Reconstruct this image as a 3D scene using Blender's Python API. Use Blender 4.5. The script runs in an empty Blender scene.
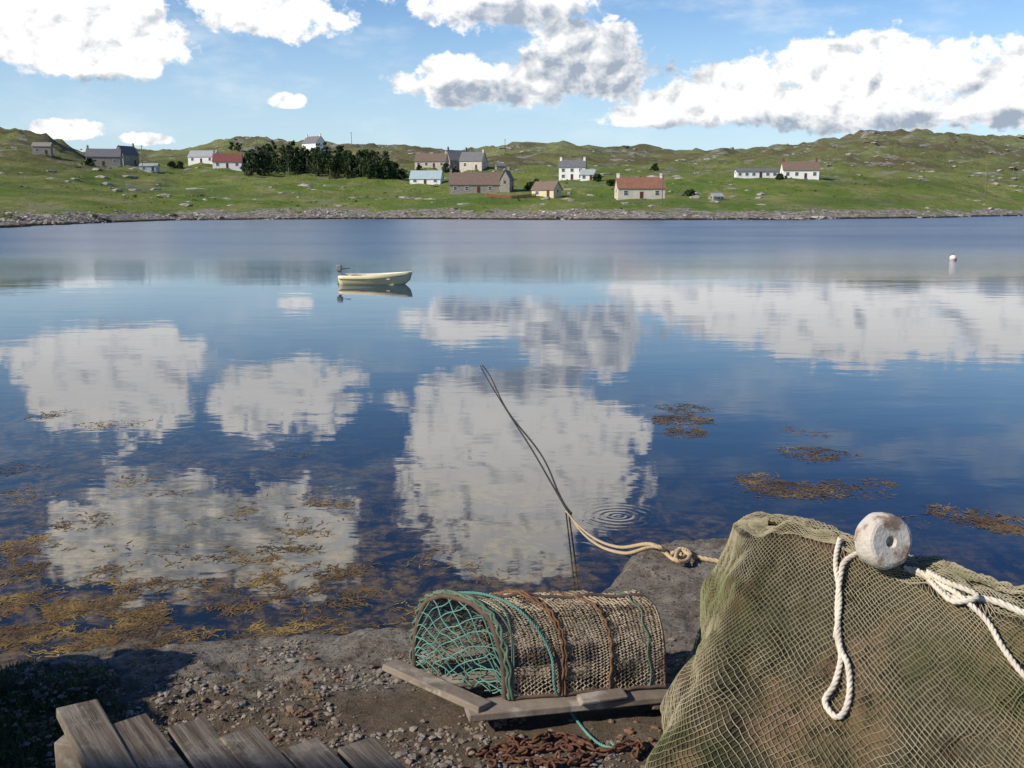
import bpy, bmesh, math, random
from mathutils import Vector, noise, Matrix
from mathutils.bvhtree import BVHTree
random.seed(7)
R=random.random
def U(a,b): return a+(b-a)*random.random()
scene=bpy.context.scene
scene.view_settings.view_transform='Standard'
scene.view_settings.look='None'
scene.view_settings.exposure=0
# ---------------------------------------------------------------- camera
CH=3.6; F=995.0; PITCH=math.atan((384-204)/F)
sp,cp=math.sin(PITCH),math.cos(PITCH)
cam=bpy.data.cameras.new("camera"); co=bpy.data.objects.new("camera",cam)
scene.collection.objects.link(co); scene.camera=co
co.location=(0,0,CH); co.rotation_euler=(math.pi/2-PITCH,0,0)
cam.sensor_width=36; cam.lens=36*F/1024; cam.clip_end=6000; cam.clip_start=0.05
def ray(px,py):
    x=(px-512)/F; up=(384-py)/F
    return Vector((x,cp+up*sp,-sp+up*cp))
def onz(px,py,z):
    d=ray(px,py); t=(z-CH)/d.z
    return Vector((0,0,CH))+d*t
def aty(px,py,y):
    d=ray(px,py); return Vector((0,0,CH))+d*(y/d.y)
# ---------------------------------------------------------------- node helpers
class NT:
    def __init__(s,tree): s.t=tree; s.n=tree.nodes; s.l=tree.links
    def new(s,typ,**k):
        n=s.n.new(typ)
        for a,b in k.items(): setattr(n,a,b)
        return n
    def put(s,sock,v):
        if v is None: return
        if isinstance(v,bpy.types.NodeSocket): s.l.new(v,sock)
        else:
            if sock.type=='RGBA' and len(v)==3: v=(*v,1)
            sock.default_value=v
    def m(s,op,a,b=None,c=None,clamp=False):
        n=s.new('ShaderNodeMath',operation=op,use_clamp=clamp)
        for i,v in enumerate((a,b,c)): s.put(n.inputs[i],v)
        return n.outputs[0]
    def mr(s,v,a,b,c=0.0,d=1.0,smooth=True):
        n=s.new('ShaderNodeMapRange')
        if smooth: n.interpolation_type='SMOOTHSTEP'
        for i,x in enumerate((v,a,b,c,d)): s.put(n.inputs[i],x)
        return n.outputs[0]
    def mix(s,f,a,b,bt='MIX'):
        n=s.new('ShaderNodeMix',data_type='RGBA',blend_type=bt)
        s.put(n.inputs[0],f); s.put(n.inputs[6],a); s.put(n.inputs[7],b)
        return n.outputs[2]
    def noise(s,vec,scale,detail=4,rough=.55,dist=0.0):
        n=s.new('ShaderNodeTexNoise')
        if vec is not None: s.l.new(vec,n.inputs['Vector'])
        n.inputs['Scale'].default_value=scale; n.inputs['Detail'].default_value=detail
        n.inputs['Roughness'].default_value=rough; n.inputs['Distortion'].default_value=dist
        return n.outputs[0]
    def vscale(s,vec,sc):
        n=s.new('ShaderNodeMapping'); s.l.new(vec,n.inputs[0]); n.inputs['Scale'].default_value=sc
        return n.outputs[0]
def newmat(name):
    m=bpy.data.materials.new(name); m.use_nodes=True
    t=NT(m.node_tree); b=[n for n in t.n if n.type=='BSDF_PRINCIPLED'][0]
    tc=t.new('ShaderNodeTexCoord')
    return m,t,b,tc.outputs['Object']
def bump(t,b,h,dist,strength=1.0):
    n=t.new('ShaderNodeBump'); t.put(n.inputs['Height'],h)
    n.inputs['Distance'].default_value=dist; n.inputs['Strength'].default_value=strength
    t.l.new(n.outputs[0],b.inputs['Normal'])
def pm(name,c1,c2,scale=5,rough=.8,bd=0.0,bs=30,c3=None,s3=2,stretch=None,metal=0,spec=.3,t3=(.5,.62)):
    m,t,b,v=newmat(name)
    if stretch: v=t.vscale(v,stretch)
    n=t.noise(v,scale,5,.65); c=t.mix(t.mr(n,.3,.7),c1,c2)
    if c3: c=t.mix(t.mr(t.noise(v,s3,4,.6),t3[0],t3[1]),c,c3)
    t.put(b.inputs['Base Color'],c); b.inputs['Roughness'].default_value=rough
    b.inputs['Metallic'].default_value=metal; b.inputs['Specular IOR Level'].default_value=spec
    if bd: bump(t,b,t.noise(v,bs,5,.6),bd)
    return m
# ---------------------------------------------------------------- mesh helpers
def obj(name,mesh,mat=None,parent=None,loc=None,smooth=False):
    o=bpy.data.objects.new(name,mesh); scene.collection.objects.link(o)
    if mat: mesh.materials.append(mat)
    if parent: o.parent=parent
    if loc is not None: o.location=loc
    if smooth: mesh.polygons.foreach_set('use_smooth',[True]*len(mesh.polygons))
    return o
def mk(name,vs,fs,mat=None,parent=None,smooth=False):
    me=bpy.data.meshes.new(name); me.from_pydata([tuple(v) for v in vs],[],fs); me.update()
    return obj(name,me,mat,parent,smooth=smooth)
def empty(name,loc=(0,0,0),rz=0):
    e=bpy.data.objects.new(name,None); scene.collection.objects.link(e)
    e.location=loc; e.rotation_euler=(0,0,rz); e.empty_display_size=.2
    return e
BF=[(0,1,3,2),(4,6,7,5),(0,4,5,1),(2,3,7,6),(0,2,6,4),(1,5,7,3)]
def boxes(name,bl,mat,parent=None,bevel=0,jit=0):
    vs=[];fs=[]
    for b in bl:
        cx,cy,cz,sx,sy,sz=b[:6]; M=b[6] if len(b)>6 else None
        o=len(vs)
        for i in (0,1):
            for j in (0,1):
                for k in (0,1):
                    p=Vector(((i-.5)*sx+U(-jit,jit),(j-.5)*sy+U(-jit,jit),(k-.5)*sz+U(-jit,jit)))
                    if M: p=M@p
                    vs.append(p+Vector((cx,cy,cz)))
        fs+=[tuple(o+q for q in f) for f in BF]
    o=mk(name,vs,fs,mat,parent)
    if bevel:
        md=o.modifiers.new('b','BEVEL'); md.width=bevel; md.segments=2
    return o
def tubes(name,paths,r,mat,parent=None,res=1,cyc=False):
    cu=bpy.data.curves.new(name,'CURVE'); cu.dimensions='3D'; cu.bevel_depth=r; cu.bevel_resolution=res
    for p in paths:
        s=cu.splines.new('POLY'); s.points.add(len(p)-1)
        s.points.foreach_set('co',[c for q in p for c in (q[0],q[1],q[2],1)]); s.use_cyclic_u=cyc
    o=bpy.data.objects.new('tmp',cu); scene.collection.objects.link(o)
    bpy.context.view_layer.update()
    me=bpy.data.meshes.new_from_object(o.evaluated_get(bpy.context.evaluated_depsgraph_get()))
    bpy.data.objects.remove(o); bpy.data.curves.remove(cu)
    me.materials.clear()
    return obj(name,me,mat,parent,smooth=True)
def catmull(pts,n,closed=False):
    P=[Vector(p) for p in pts]; out=[]; N=len(P)
    segs=N if closed else N-1
    for i in range(segs):
        if closed: a,b,c,d=P[(i-1)%N],P[i],P[(i+1)%N],P[(i+2)%N]
        else: a,b,c,d=P[max(i-1,0)],P[i],P[i+1],P[min(i+2,N-1)]
        for k in range(n):
            t=k/n
            out.append(.5*((2*b)+(c-a)*t+(2*a-5*b+4*c-d)*t*t+(3*b-a-3*c+d)*t*t*t))
    if not closed: out.append(P[-1])
    return out
def rope(name,pts,r,mat,parent=None,lay=6.0,step=None):
    c=catmull(pts,14)
    step=step or r*.9; L=[0]
    for a,b in zip(c,c[1:]): L.append(L[-1]+(b-a).length)
    n=max(8,int(L[-1]/step)); q=[];j=0
    for i in range(n+1):
        s=L[-1]*i/n
        while j<len(L)-2 and L[j+1]<s: j+=1
        t=(s-L[j])/max(1e-9,L[j+1]-L[j]); q.append(c[j].lerp(c[j+1],t))
    T=(q[1]-q[0]).normalized(); N=T.orthogonal().normalized()
    paths=[[],[],[]]
    for i,p in enumerate(q):
        T=(q[min(i+1,n)]-q[max(i-1,0)]).normalized(); N=(N-T*N.dot(T)).normalized(); B=T.cross(N)
        ph=2*math.pi*(L[-1]*i/n)/(r*lay)
        for k in range(3):
            a=ph+k*2.0944; paths[k].append(p+(N*math.cos(a)+B*math.sin(a))*r*.5)
    return tubes(name,paths,r*.56,mat,parent,res=1)
def tab(x,T):
    if x<=T[0][0]: return T[0][1]
    for (a,b),(c,d) in zip(T,T[1:]):
        if x<=c: return b+(d-b)*(x-a)/(c-a)
    return T[-1][1]
def ss(a,b,x):
    t=min(1,max(0,(x-a)/(b-a))); return t*t*(3-2*t)
def fbm(x,y,s,o=5,z=0.0): return noise.fractal(Vector((x*s,y*s,z)),1.0,2.0,o)
# ---------------------------------------------------------------- world
SUN=Vector((-.78,-.42,.56)).normalized()
el=math.asin(SUN.z); az=math.atan2(SUN.x,SUN.y)
w=bpy.data.worlds.new("World"); scene.world=w; w.use_nodes=True
try:
    w.cycles.sampling_method='MANUAL'; w.cycles.sample_map_resolution=256
except Exception: pass
t=NT(w.node_tree); t.n.clear()
out=t.new('ShaderNodeOutputWorld'); bg=t.new('ShaderNodeBackground'); t.l.new(bg.outputs[0],out.inputs[0])
sky=t.new('ShaderNodeTexSky',sky_type='NISHITA'); sky.sun_disc=False; sky.sun_elevation=el; sky.sun_rotation=az%(2*math.pi)
sky.dust_density=.4; sky.ozone_density=1.6; sky.air_density=1.0
tc=t.new('ShaderNodeTexCoord'); sx=t.new('ShaderNodeSeparateXYZ'); t.l.new(tc.outputs['Generated'],sx.inputs[0])
AZ=t.m('MULTIPLY',t.m('ARCTAN2',sx.outputs[0],sx.outputs[1]),57.2958)
EL=t.m('MULTIPLY',t.m('ARCSINE',sx.outputs[2]),57.2958)
def cvec(da,de):
    c=t.new('ShaderNodeCombineXYZ'); t.l.new(t.m('ADD',AZ,da+7.3),c.inputs[0]); t.l.new(t.m('MULTIPLY',t.m('ADD',EL,de),1.2),c.inputs[1]); return c.outputs[0]
v0=cvec(0,0)
n0=t.noise(v0,.36,8,.60,.2); n1=t.noise(cvec(-.40,.5),.55,5,.56,.3); n3=t.noise(v0,.55,5,.56,.3)
nf=t.noise(v0,1.15,4,.6,.4)
def blobs(L):
    acc=None
    for a,e,wd,hu,hd in L:
        da=t.m('DIVIDE',t.m('SUBTRACT',AZ,a),wd); de=t.m('SUBTRACT',EL,e)
        q=t.m('MAXIMUM',t.m('DIVIDE',de,hu),t.m('DIVIDE',de,-hd))
        r=t.m('SUBTRACT',1.0,t.m('ADD',t.m('MULTIPLY',da,da),t.m('MULTIPLY',q,q)))
        acc=r if acc is None else t.m('SMOOTH_MAX',acc,r,.15)
    return t.m('MAXIMUM',acc,-2.0)
CL=[(-22,8.2,5.0,4.8,2.2),(-25,7.6,2.6,1.9,.9),(-13.2,10,4.8,3.2,1.4),(-29,7.2,2.2,1.2,.7),(-12.3,5.4,1.1,.6,.4),
    (-1.5,6.5,5.2,1.7,1.3),(4.0,7.2,4.8,2.9,1.9),(-.5,11.5,6.4,3.5,2.3),(-1.5,15.5,5.2,4.5,4),(3.2,14,4.6,5.5,4),(.5,18,5.5,3.5,3),
    (12.5,5.2,7.5,2.1,1.2),(19,5.3,9,3.3,1.5),(28,5.2,8,3.0,1.5),(13,6.4,3.4,1.8,1.5),(8,4.7,3.6,1.0,.6),
    (-20,17.5,6.2,4.0,3.0),(-13,18.5,4.5,3.5,3),(-23.5,3.6,1.7,.8,.4),(-19.5,3.3,1.4,.5,.3),
    (-52,12,12,7,4),(56,13,14,8,4)]
GR=[(5.0,7.2,5.2,1.9,2.1),(-1,6.0,4.8,.8,.9),(-21,6.0,4.4,.6,.8),(-18,17,6.5,4.5,4),(17,4.1,10,.6,.7),(28,4.1,8,.6,.7),(1,9.9,5,.9,.9)]
D=blobs(CL); G=blobs(GR)
dens=t.m('ADD',t.m('ADD',t.m('MULTIPLY',D,.95),t.m('MULTIPLY',t.m('SUBTRACT',n0,.485),3.1)),t.m('MULTIPLY',t.m('SUBTRACT',nf,.5),1.1))
alpha=t.mr(dens,.0,.40)
wisp=t.m('MULTIPLY',t.mr(t.noise(t.vscale(v0,(1,2.2,1)),.16,6,.6),.46,.75),.5)
wisp=t.m('MULTIPLY',wisp,t.m('MULTIPLY',t.mr(EL,0,6),t.mr(EL,20,12)))
sh=t.m('MULTIPLY',t.m('SUBTRACT',n3,n1),2.2)
gg=t.mr(t.m('ADD',G,t.m('MULTIPLY',t.m('SUBTRACT',n0,.5),1.6)),-.6,1.1)
bri=t.m('ADD',1.03,t.m('SUBTRACT',sh,t.m('MULTIPLY',gg,.56)))
bri=t.m('ADD',bri,t.m('MULTIPLY',t.m('SUBTRACT',nf,.5),.35))
bri=t.m('MINIMUM',t.m('MAXIMUM',bri,.25),1.12)
ccol=t.mix(t.mr(bri,.3,1.0,0,1,False),(3.8,4.5,5.5),(11.0,10.9,10.7))
ccol=t.mix(t.mr(EL,9,14),ccol,t.mix(1.0,ccol,(1.45,1.42,1.38),'MULTIPLY'))
hz=t.mr(EL,0,13)
skc=t.mix(1.0,sky.outputs[0],(.92,1.18,1.46),'MULTIPLY')
skc=t.mix(t.m('MULTIPLY',t.m('SUBTRACT',1.0,hz),.6),skc,(6.9,8.4,9.6))
skc=t.mix(t.mr(EL,8,22),skc,t.mix(1.0,skc,(.34,.50,.74),'MULTIPLY'))
skc=t.mix(wisp,skc,(8.3,9.2,9.8))
t.l.new(t.mix(alpha,skc,ccol),bg.inputs[0]); bg.inputs[1].default_value=.1
sl=bpy.data.lights.new("sun",'SUN'); sl.energy=5.0; sl.angle=math.radians(.5); sl.color=(1,.91,.77)
so=bpy.data.objects.new("sun",sl); scene.collection.objects.link(so)
so.rotation_euler=SUN.to_track_quat('Z','Y').to_euler(); so.location=(-10,-10,15)
# ---------------------------------------------------------------- water
m,t,b,v=newmat("water_mat")
sxx=t.new('ShaderNodeSeparateXYZ'); t.l.new(v,sxx.inputs[0]); X,Y=sxx.outputs[0],sxx.outputs[1]
nr=t.mr(t.m('ADD',t.m('ADD',Y,t.m('MULTIPLY',X,.55)),t.m('MULTIPLY',t.noise(v,.35,4,.6),6.0)),19.5,9.5)
wn=t.noise(v,1.7,9,.75,.9)
weed=t.m('MULTIPLY',t.mr(wn,.41,.57),nr)
deep=t.mix(t.mr(Y,8,70),(.002,.008,.024),(.008,.042,.115))
deep=t.mix(t.m('MULTIPLY',nr,.6),deep,(.014,.020,.014))
c=t.mix(weed,deep,t.mix(t.mr(t.noise(v,8,5,.75),.38,.62),(.035,.030,.012),(.19,.125,.038)))
t.put(b.inputs['Base Color'],c); b.inputs['IOR'].default_value=1.43
t.put(b.inputs['Roughness'],t.mr(Y,34,95,.012,.26))
wv=t.vscale(v,(.6,1.3,1)); h1=t.m('MULTIPLY',t.noise(wv,1.3,3,.5,.4),.0022)
h2=t.m('MULTIPLY',t.noise(t.vscale(v,(.4,1,1)),.35,2,.5),.0070)
br=t.mr(t.noise(t.vscale(v,(.3,1,1)),.05,3,.5),.42,.62)
fr_=t.mr(Y,38,90,.25,26.0)
h3=t.m('MULTIPLY',t.m('MULTIPLY',t.noise(t.vscale(v,(.5,1.6,1)),4.0,3,.6),.0013),t.m('MULTIPLY',t.m('ADD',br,.3),fr_))
rc=onz(618,516,0)
dx=t.m('SUBTRACT',X,rc.x); dy=t.m('SUBTRACT',Y,rc.y)
rr=t.m('SQRT',t.m('ADD',t.m('MULTIPLY',dx,dx),t.m('MULTIPLY',dy,dy)))
rr=t.m('ADD',rr,t.m('MULTIPLY',t.noise(v,2.5,2,.5),.10))
ring=t.m('MULTIPLY',t.m('MULTIPLY',t.m('SINE',t.m('MULTIPLY',t.m('POWER',rr,.8),60.0)),.00055),t.mr(rr,.75,.08))
bump(t,b,t.m('ADD',t.m('ADD',h1,h2),t.m('ADD',h3,ring)),1.0)
mk("water",[(-3000,-60,0),(3000,-60,0),(3000,3000,0),(-3000,3000,0)],[(0,1,2,3)],m)
# ---------------------------------------------------------------- far terrain
def pu(px): return (px-512)/F
SH=[(pu(-900),190),(pu(-200),150),(pu(0),158),(pu(90),185),(pu(180),225),(pu(350),245),(pu(600),232),(pu(800),228),(pu(930),270),(pu(1024),315),(pu(1300),340),(pu(1900),300)]
SK=[(-1.4,50),(pu(-200),58),(pu(0),69),(pu(30),70),(pu(60),62),(pu(95),44),(pu(140),46),(pu(200),52),(pu(250),60),(pu(300),56),(pu(370),52),(pu(430),49),(pu(480),48),(pu(520),55),(pu(570),54),(pu(620),45),(pu(700),46),(pu(760),52),(pu(820),55),(pu(865),64),(pu(905),68),(pu(950),62),(pu(1024),65),(pu(1300),60),(1.4,50)]
NR=[(0,0),(4,.5),(9,1.1),(18,2.1),(40,3.8),(90,7.3),(160,13.5),(260,22)]
def hh(x,y):
    y=max(y,20); u=x/y
    s=y-tab(u,SH)-fbm(x,y,.035,3)*10-fbm(x,y,.15,3,4)*3
    if s<0: return max(-3,s*.25)
    z=tab(s,NR)
    if s>260:
        zs=CH+(tab(u,SH)+600)*tab(u,SK)/F
        z=22+(zs-22)*ss(220,600,s) if s<600 else zs-(s-600)*.06
    a=tab(s,[(0,.3),(20,.7),(100,1.6),(250,4),(600,8.5),(1500,10)])
    n=fbm(x,y,.018,6,3.3)
    n2=1-abs(fbm(x,y,.03,5,9.1))*2
    z+=a*(n*.8+(n2-.6)*.5)
    return z
vs=[];fs=[]
NU=520
ss_=[-16,-10,-6,-3,-1.5]+[i*1.2 for i in range(0,30)]
s=36
while s<1500: ss_.append(s); s*=1.022; s+=.8
for sv in ss_:
    for i in range(NU+1):
        u=-1.3+2.6*i/NU; y=tab(u,SH)+sv
        vs.append((u*y,y,hh(u*y,y)))
for j in range(len(ss_)-1):
    for i in range(NU):
        a=j*(NU+1)+i; fs.append((a,a+1,a+NU+2,a+NU+1))
m,t,b,v=newmat("terrain_mat")
s3=t.new('ShaderNodeSeparateXYZ'); t.l.new(v,s3.inputs[0]); Z=s3.outputs[2]; Y=s3.outputs[1]
g=t.mix(t.mr(t.noise(v,.03,6,.65),.35,.65),(.14,.235,.038),(.25,.30,.07))
g=t.mix(t.mr(t.noise(t.vscale(v,(1,.35,1)),.09,6,.7),.49,.66),g,(.36,.34,.13))
g=t.mix(t.m('MULTIPLY',t.mr(t.noise(v,.35,5,.7),.52,.70),.85),g,(.075,.115,.026))
moor=t.mix(t.mr(t.noise(v,.02,8,.7),.4,.6),(.24,.265,.085),(.15,.12,.058))
moor=t.mix(t.m('MULTIPLY',t.mr(t.noise(v,.12,6,.7),.5,.66),.6),moor,(.07,.09,.032))
far=t.mr(t.m('ADD',Z,t.m('MULTIPLY',t.noise(v,.01,4),26)),20,42)
g=t.mix(t.m('MULTIPLY',far,.9),g,moor)
rk=t.m('MULTIPLY',t.mr(t.noise(v,.07,9,.75),.54,.62),t.mr(Z,4,30,.3,1))
g=t.mix(rk,g,(.36,.34,.31))
zz=t.m('ADD',Z,t.m('MULTIPLY',t.m('SUBTRACT',t.noise(v,.10,7,.75),.5),7.5))
stone=t.mix(t.mr(t.noise(v,.9,6,.8),.38,.6),(.13,.105,.075),(.54,.50,.43))
g=t.mix(t.mr(zz,2.2,1.5),g,stone)
g=t.mix(t.mr(t.m('ADD',Z,t.m('MULTIPLY',t.noise(v,.5,4,.7),.5)),.75,.5),g,(.05,.038,.022))
g=t.mix(t.m('MULTIPLY',t.mr(Y,300,1400),.18),g,(.42,.47,.46))  # distance haze painted into the ground colour
t.put(b.inputs['Base Color'],g); b.inputs['Roughness'].default_value=.95; b.inputs['Specular IOR Level'].default_value=.1
bump(t,b,t.noise(v,.5,8,.75),2.2)
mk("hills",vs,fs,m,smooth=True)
def hit(px,py):
    d=ray(px,py); t_=140
    while t_<1400:
        p=Vector((0,0,CH))+d*t_
        if p.z<=max(0,hh(p.x,p.y)): return p,t_
        t_+=1
    return None,None
ICO=bmesh.new(); bmesh.ops.create_icosphere(ICO,subdivisions=2,radius=1)
iv=[v_.co.copy() for v_ in ICO.verts]; ifc=[tuple(q.index for q in f.verts) for f in ICO.faces]
ICO2=bmesh.new(); bmesh.ops.create_icosphere(ICO2,subdivisions=1,radius=1)
jv=[v_.co.copy() for v_ in ICO2.verts]; jf=[tuple(q.index for q in f.verts) for f in ICO2.faces]
def stones(name,L,mat,lo=True,smooth=False,parent=None):
    vs=[];fs=[];V,Fc=(jv,jf) if lo else (iv,ifc)
    for (p,sx_,sy_,sz_) in L:
        o=len(vs); se=Vector((U(0,99),U(0,99),U(0,99))); rz=Matrix.Rotation(U(0,6.3),3,'Z')
        for c in V:
            k=1+.45*noise.noise(c*1.1+se)
            q=rz@Vector((c.x*sx_*k,c.y*sy_*k,c.z*sz_*k)); vs.append(q+p)
        fs+=[tuple(o+i for i in f) for f in Fc]
    return mk(name,vs,fs,mat,parent,smooth)
L=[]
for i in range(9000):
    u=U(-.75,.75); y=tab(u,SH)+random.gauss(5,7)
    x=u*y; z=hh(x,y)
    if z<-.2 or z>2.4: continue
    if fbm(x,y,.05,3,21)<.05 and R()<.85: continue
    r=U(.06,.30)*(2.4 if R()<.05 else 1)
    L.append((Vector((x,y,z+r*.1)),r*U(.9,2.0),r*U(.7,1.2),r*U(.4,.8)))
stones("shore_rocks",L,pm("shore_rock_mat",(.17,.145,.105),(.56,.52,.45),.35,.9,c3=(.10,.08,.055),s3=.2))
L=[]
for i in range(2600):
    u=U(-.75,.75); y=tab(u,SH)+U(30,750); x=u*y
    if fbm(x,y,.012,3,5)<.0: continue
    r=U(.3,1.8); L.append((Vector((x,y,hh(x,y)-r*.15)),r*U(1,2.6),r*U(.8,1.5),r*U(.35,.65)))
stones("rock_outcrops",L,pm("outcrop_mat",(.22,.20,.16),(.40,.38,.33),.8,.9))
m=pm("shrub_mat",(.06,.085,.025),(.12,.14,.045),.8,.9)
vs=[];fs=[]
for i in range(2400):
    u=U(-.75,.75); y=tab(u,SH)+U(10,330); x=u*y
    if fbm(x,y,.02,4,15)<.08: continue
    z=hh(x,y); r=U(.25,.9)
    for k in range(7):
        o=len(vs); c=Vector((x+U(-r,r)*1.6,y+U(-r,r),z+U(.0,r*.5)))
        for q in range(3): vs.append(c+Vector((U(-r,r)*.8,U(-r,r)*.6,U(-.4*r,.5*r))))
        fs.append((o,o+1,o+2))
mk("shrubs",vs,fs,m)
# ---------------------------------------------------------------- houses
GL=pm("window_glass",(.03,.035,.04),(.05,.055,.065),2,.15,spec=.6)
WH=pm("white_paint",(.86,.85,.82),(.78,.77,.73),.6,.7)
TR=pm("trim_white",(.75,.75,.73),(.6,.6,.58),2,.6)
ST=pm("stone_wall_mat",(.34,.31,.26),(.21,.19,.165),1.8,.9,.03,5)
CRM=pm("cream_render",(.70,.60,.40),(.6,.5,.32),.8,.8)
BEI=pm("beige_render",(.62,.57,.47),(.5,.45,.37),.8,.8)
SL=pm("slate_roof",(.13,.13,.14),(.19,.19,.19),1.5,.7)
BR=pm("brown_tile_roof",(.22,.15,.115),(.16,.12,.095),1.5,.8)
RU=pm("rusty_tin_roof",(.31,.145,.09),(.22,.11,.07),1.2,.8,stretch=(1,1,.3))
RED=pm("red_roof",(.25,.085,.065),(.18,.065,.055),1.2,.8)
GRR=pm("grey_tin_roof",(.42,.43,.43),(.32,.33,.33),1.2,.6)
BLR=pm("blue_tin_roof",(.42,.52,.54),(.34,.43,.46),1.2,.6)
DOOR=pm("door_paint",(.10,.04,.03),(.07,.03,.025),2,.6)
def house(name,px,py,wpx,hpx,wall,roof,rz=0,wf=.5,nwin=3,chim=2,dep=.6,storeys=1,door=True,chm=None):
    p,d=hit(px,py)
    if p is None: p=Vector((0,300,10)); d=300
    W=wpx*d/F; Ht=hpx*d/F; Dp=max(3.0,min(W*dep,8.5)); wh=Ht*wf; rh=Ht-wh
    e=empty(name,(p.x,p.y+Dp*.5,hh(p.x,p.y)),rz)
    a,q=W/2,Dp/2
    vs=[(-a,-q,-2.5),(a,-q,-2.5),(a,q,-2.5),(-a,q,-2.5),(-a,-q,wh),(a,-q,wh),(a,q,wh),(-a,q,wh),(-a,0,wh+rh-.1),(a,0,wh+rh-.1)]
    mk("walls",vs,[(0,1,5,4),(2,3,7,6),(1,2,6,9,5),(3,0,4,8,7),(0,3,2,1)],wall,e)
    oh=.3; k=rh/q
    zt=wh+rh; ze=wh-oh*k
    rv=[]
    for zo in (0.0,.16):
        rv+=[(-a-.25,-q-oh,ze+zo),(a+.25,-q-oh,ze+zo),(a+.25,0,zt+zo),(-a-.25,0,zt+zo),(a+.25,q+oh,ze+zo),(-a-.25,q+oh,ze+zo)]
    rf=[(6,7,8,9),(9,8,10,11),(0,3,2,1),(3,5,4,2),(0,1,7,6),(4,5,11,10),(1,2,8,7),(2,4,10,8),(3,0,6,9),(5,3,9,11)]
    mk("roof",rv,rf,roof,e)
    gl=[];fr=[]
    rows=[wh*.55] if storeys==1 else [wh*.27,wh*.74]
    ws=min(1.1,W/(nwin*2.4)) ; hs=min(1.25,wh*(.42 if storeys==1 else .24))
    xs=[(-a+W*(i+.5)/nwin) for i in range(nwin)]
    dn=nwin//2 if (door and nwin>1) else -1
    for zi,zc in enumerate(rows):
        for i,x in enumerate(xs):
            if i==dn and zi==0: continue
            for sgn in (-1,1):
                yy=sgn*(q+.012); gl.append((x,yy,zc,ws,.03,hs))
                yf=sgn*(q+.035)
                fr+=[(x-ws/2-.05,yf,zc,.1,.09,hs+.2),(x+ws/2+.05,yf,zc,.1,.09,hs+.2),(x,yf,zc+hs/2+.05,ws-.002,.09,.1),(x,yf,zc-hs/2-.05,ws-.002,.09,.1),(x,sgn*(q+.03),zc,ws-.002,.05,.06)]
    for sgn in (-1,1):
        gl.append((sgn*(a+.012),0,wh*.75,.03,ws*.8,hs*.8))
    boxes("windows",gl,GL,e); boxes("window_frames",fr,TR,e)
    if dn>=0:
        boxes("door",[(xs[dn],-q-.03,min(2,wh*.85)/2,.95,.07,min(2,wh*.85))],DOOR,e)
        boxes("door_step",[(xs[dn],-q-.4,-.1,1.4,.8,.25)],ST,e)
    if chim:
        cb=[];cx=[-a+.45,a-.45,0][:chim]
        if chim==1: cx=[a-.45]
        for x in cx:
            cb+=[(x,0,zt+.15,.75,.7,1.9),(x,0,zt+1.16,.9,.85,.12)]
        boxes("chimneys",cb,chm or wall,e)
        boxes("chimney_pots",[(x+o,0,zt+1.45,.22,.22,.46) for x in cx for o in (-.18,.18)],BR,e,bevel=.04)
    return e
house("stone_ruin",41,158,17,12,ST,ST,.2,.7,2,0)
house("stone_house",101,166,32,17,ST,SL,.25,.55,3,2)
house("stone_house",125,165,20,18,ST,SL,1.1,.55,2,1)
house("shed",148,172,17,8,BLR,GRR,.1,.7,2,0)
house("white_cottage",202,163,27,12,WH,GRR,-.1,.5,3,0)
house("red_roofed_cottage",226,168,28,14,WH,RED,.15,.45,3,2,chm=ST)
house("white_house",313,152,22,15,WH,SL,-.7,.55,2,2)
house("brown_roofed_bungalow",431,168,31,14,BEI,BR,-.1,.45,4,1)
house("grey_house",457,170,22,19,ST,SL,.5,.5,2,2,storeys=2)
house("grey_house",473,170,24,17,BEI,SL,-.35,.5,2,1)
house("shed",426,184,31,13,WH,BLR,-.1,.4,3,0)
house("long_bungalow",478,193,58,20,ST,BR,.04,.42,5,2,chm=ST)
house("stone_gable_house",507,192,16,21,ST,SL,1.3,.6,2,1)
house("cream_cottage",547,197,26,15,CRM,BR,-.6,.5,2,0)
house("white_farmhouse",573,180,26,19,WH,SL,-.15,.66,3,2,storeys=2)
house("white_annexe",588,181,14,11,WH,GRR,-.15,.6,2,0)
house("rusty_roofed_cottage",641,199,47,21,BEI,RU,.03,.5,3,2,chm=WH)
house("long_white_cottage",757,178,42,9,WH,SL,.03,.72,6,0,dep=.2)
house("white_house",802,179,35,17,WH,BR,-.1,.5,4,2,chm=RED)
house("small_shed",717,201,11,7,ST,GRR,.3,.6,1,0,door=False)
house("small_shed",500,170,9,6,ST,SL,.3,.6,1,0,door=False)
WD=pm("weathered_pole",(.13,.11,.09),(.2,.18,.15),3,.9)
for px,py,hp in [(143,172,26),(258,172,34),(352,160,26),(505,160,20),(985,198,34),(1012,190,26),(690,178,20),(868,172,18),(662,204,30)]:
    p,d=hit(px,py)
    if p is None: continue
    z=hh(p.x,p.y); e=empty("utility_pole",(p.x,p.y,z)); h=hp*d/F
    tubes("pole",[[(0,0,-.5),(0,0,h)]],.13,WD,e,2)
    boxes("crossarm",[(0,-.16,h-.5,1.5,.1,.12)],WD,e)
    boxes("insulators",[(-.6,-.16,h-.36,.08,.08,.15),(0,-.16,h-.36,.08,.08,.15),(.6,-.16,h-.36,.08,.08,.15)],WH,e)
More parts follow.
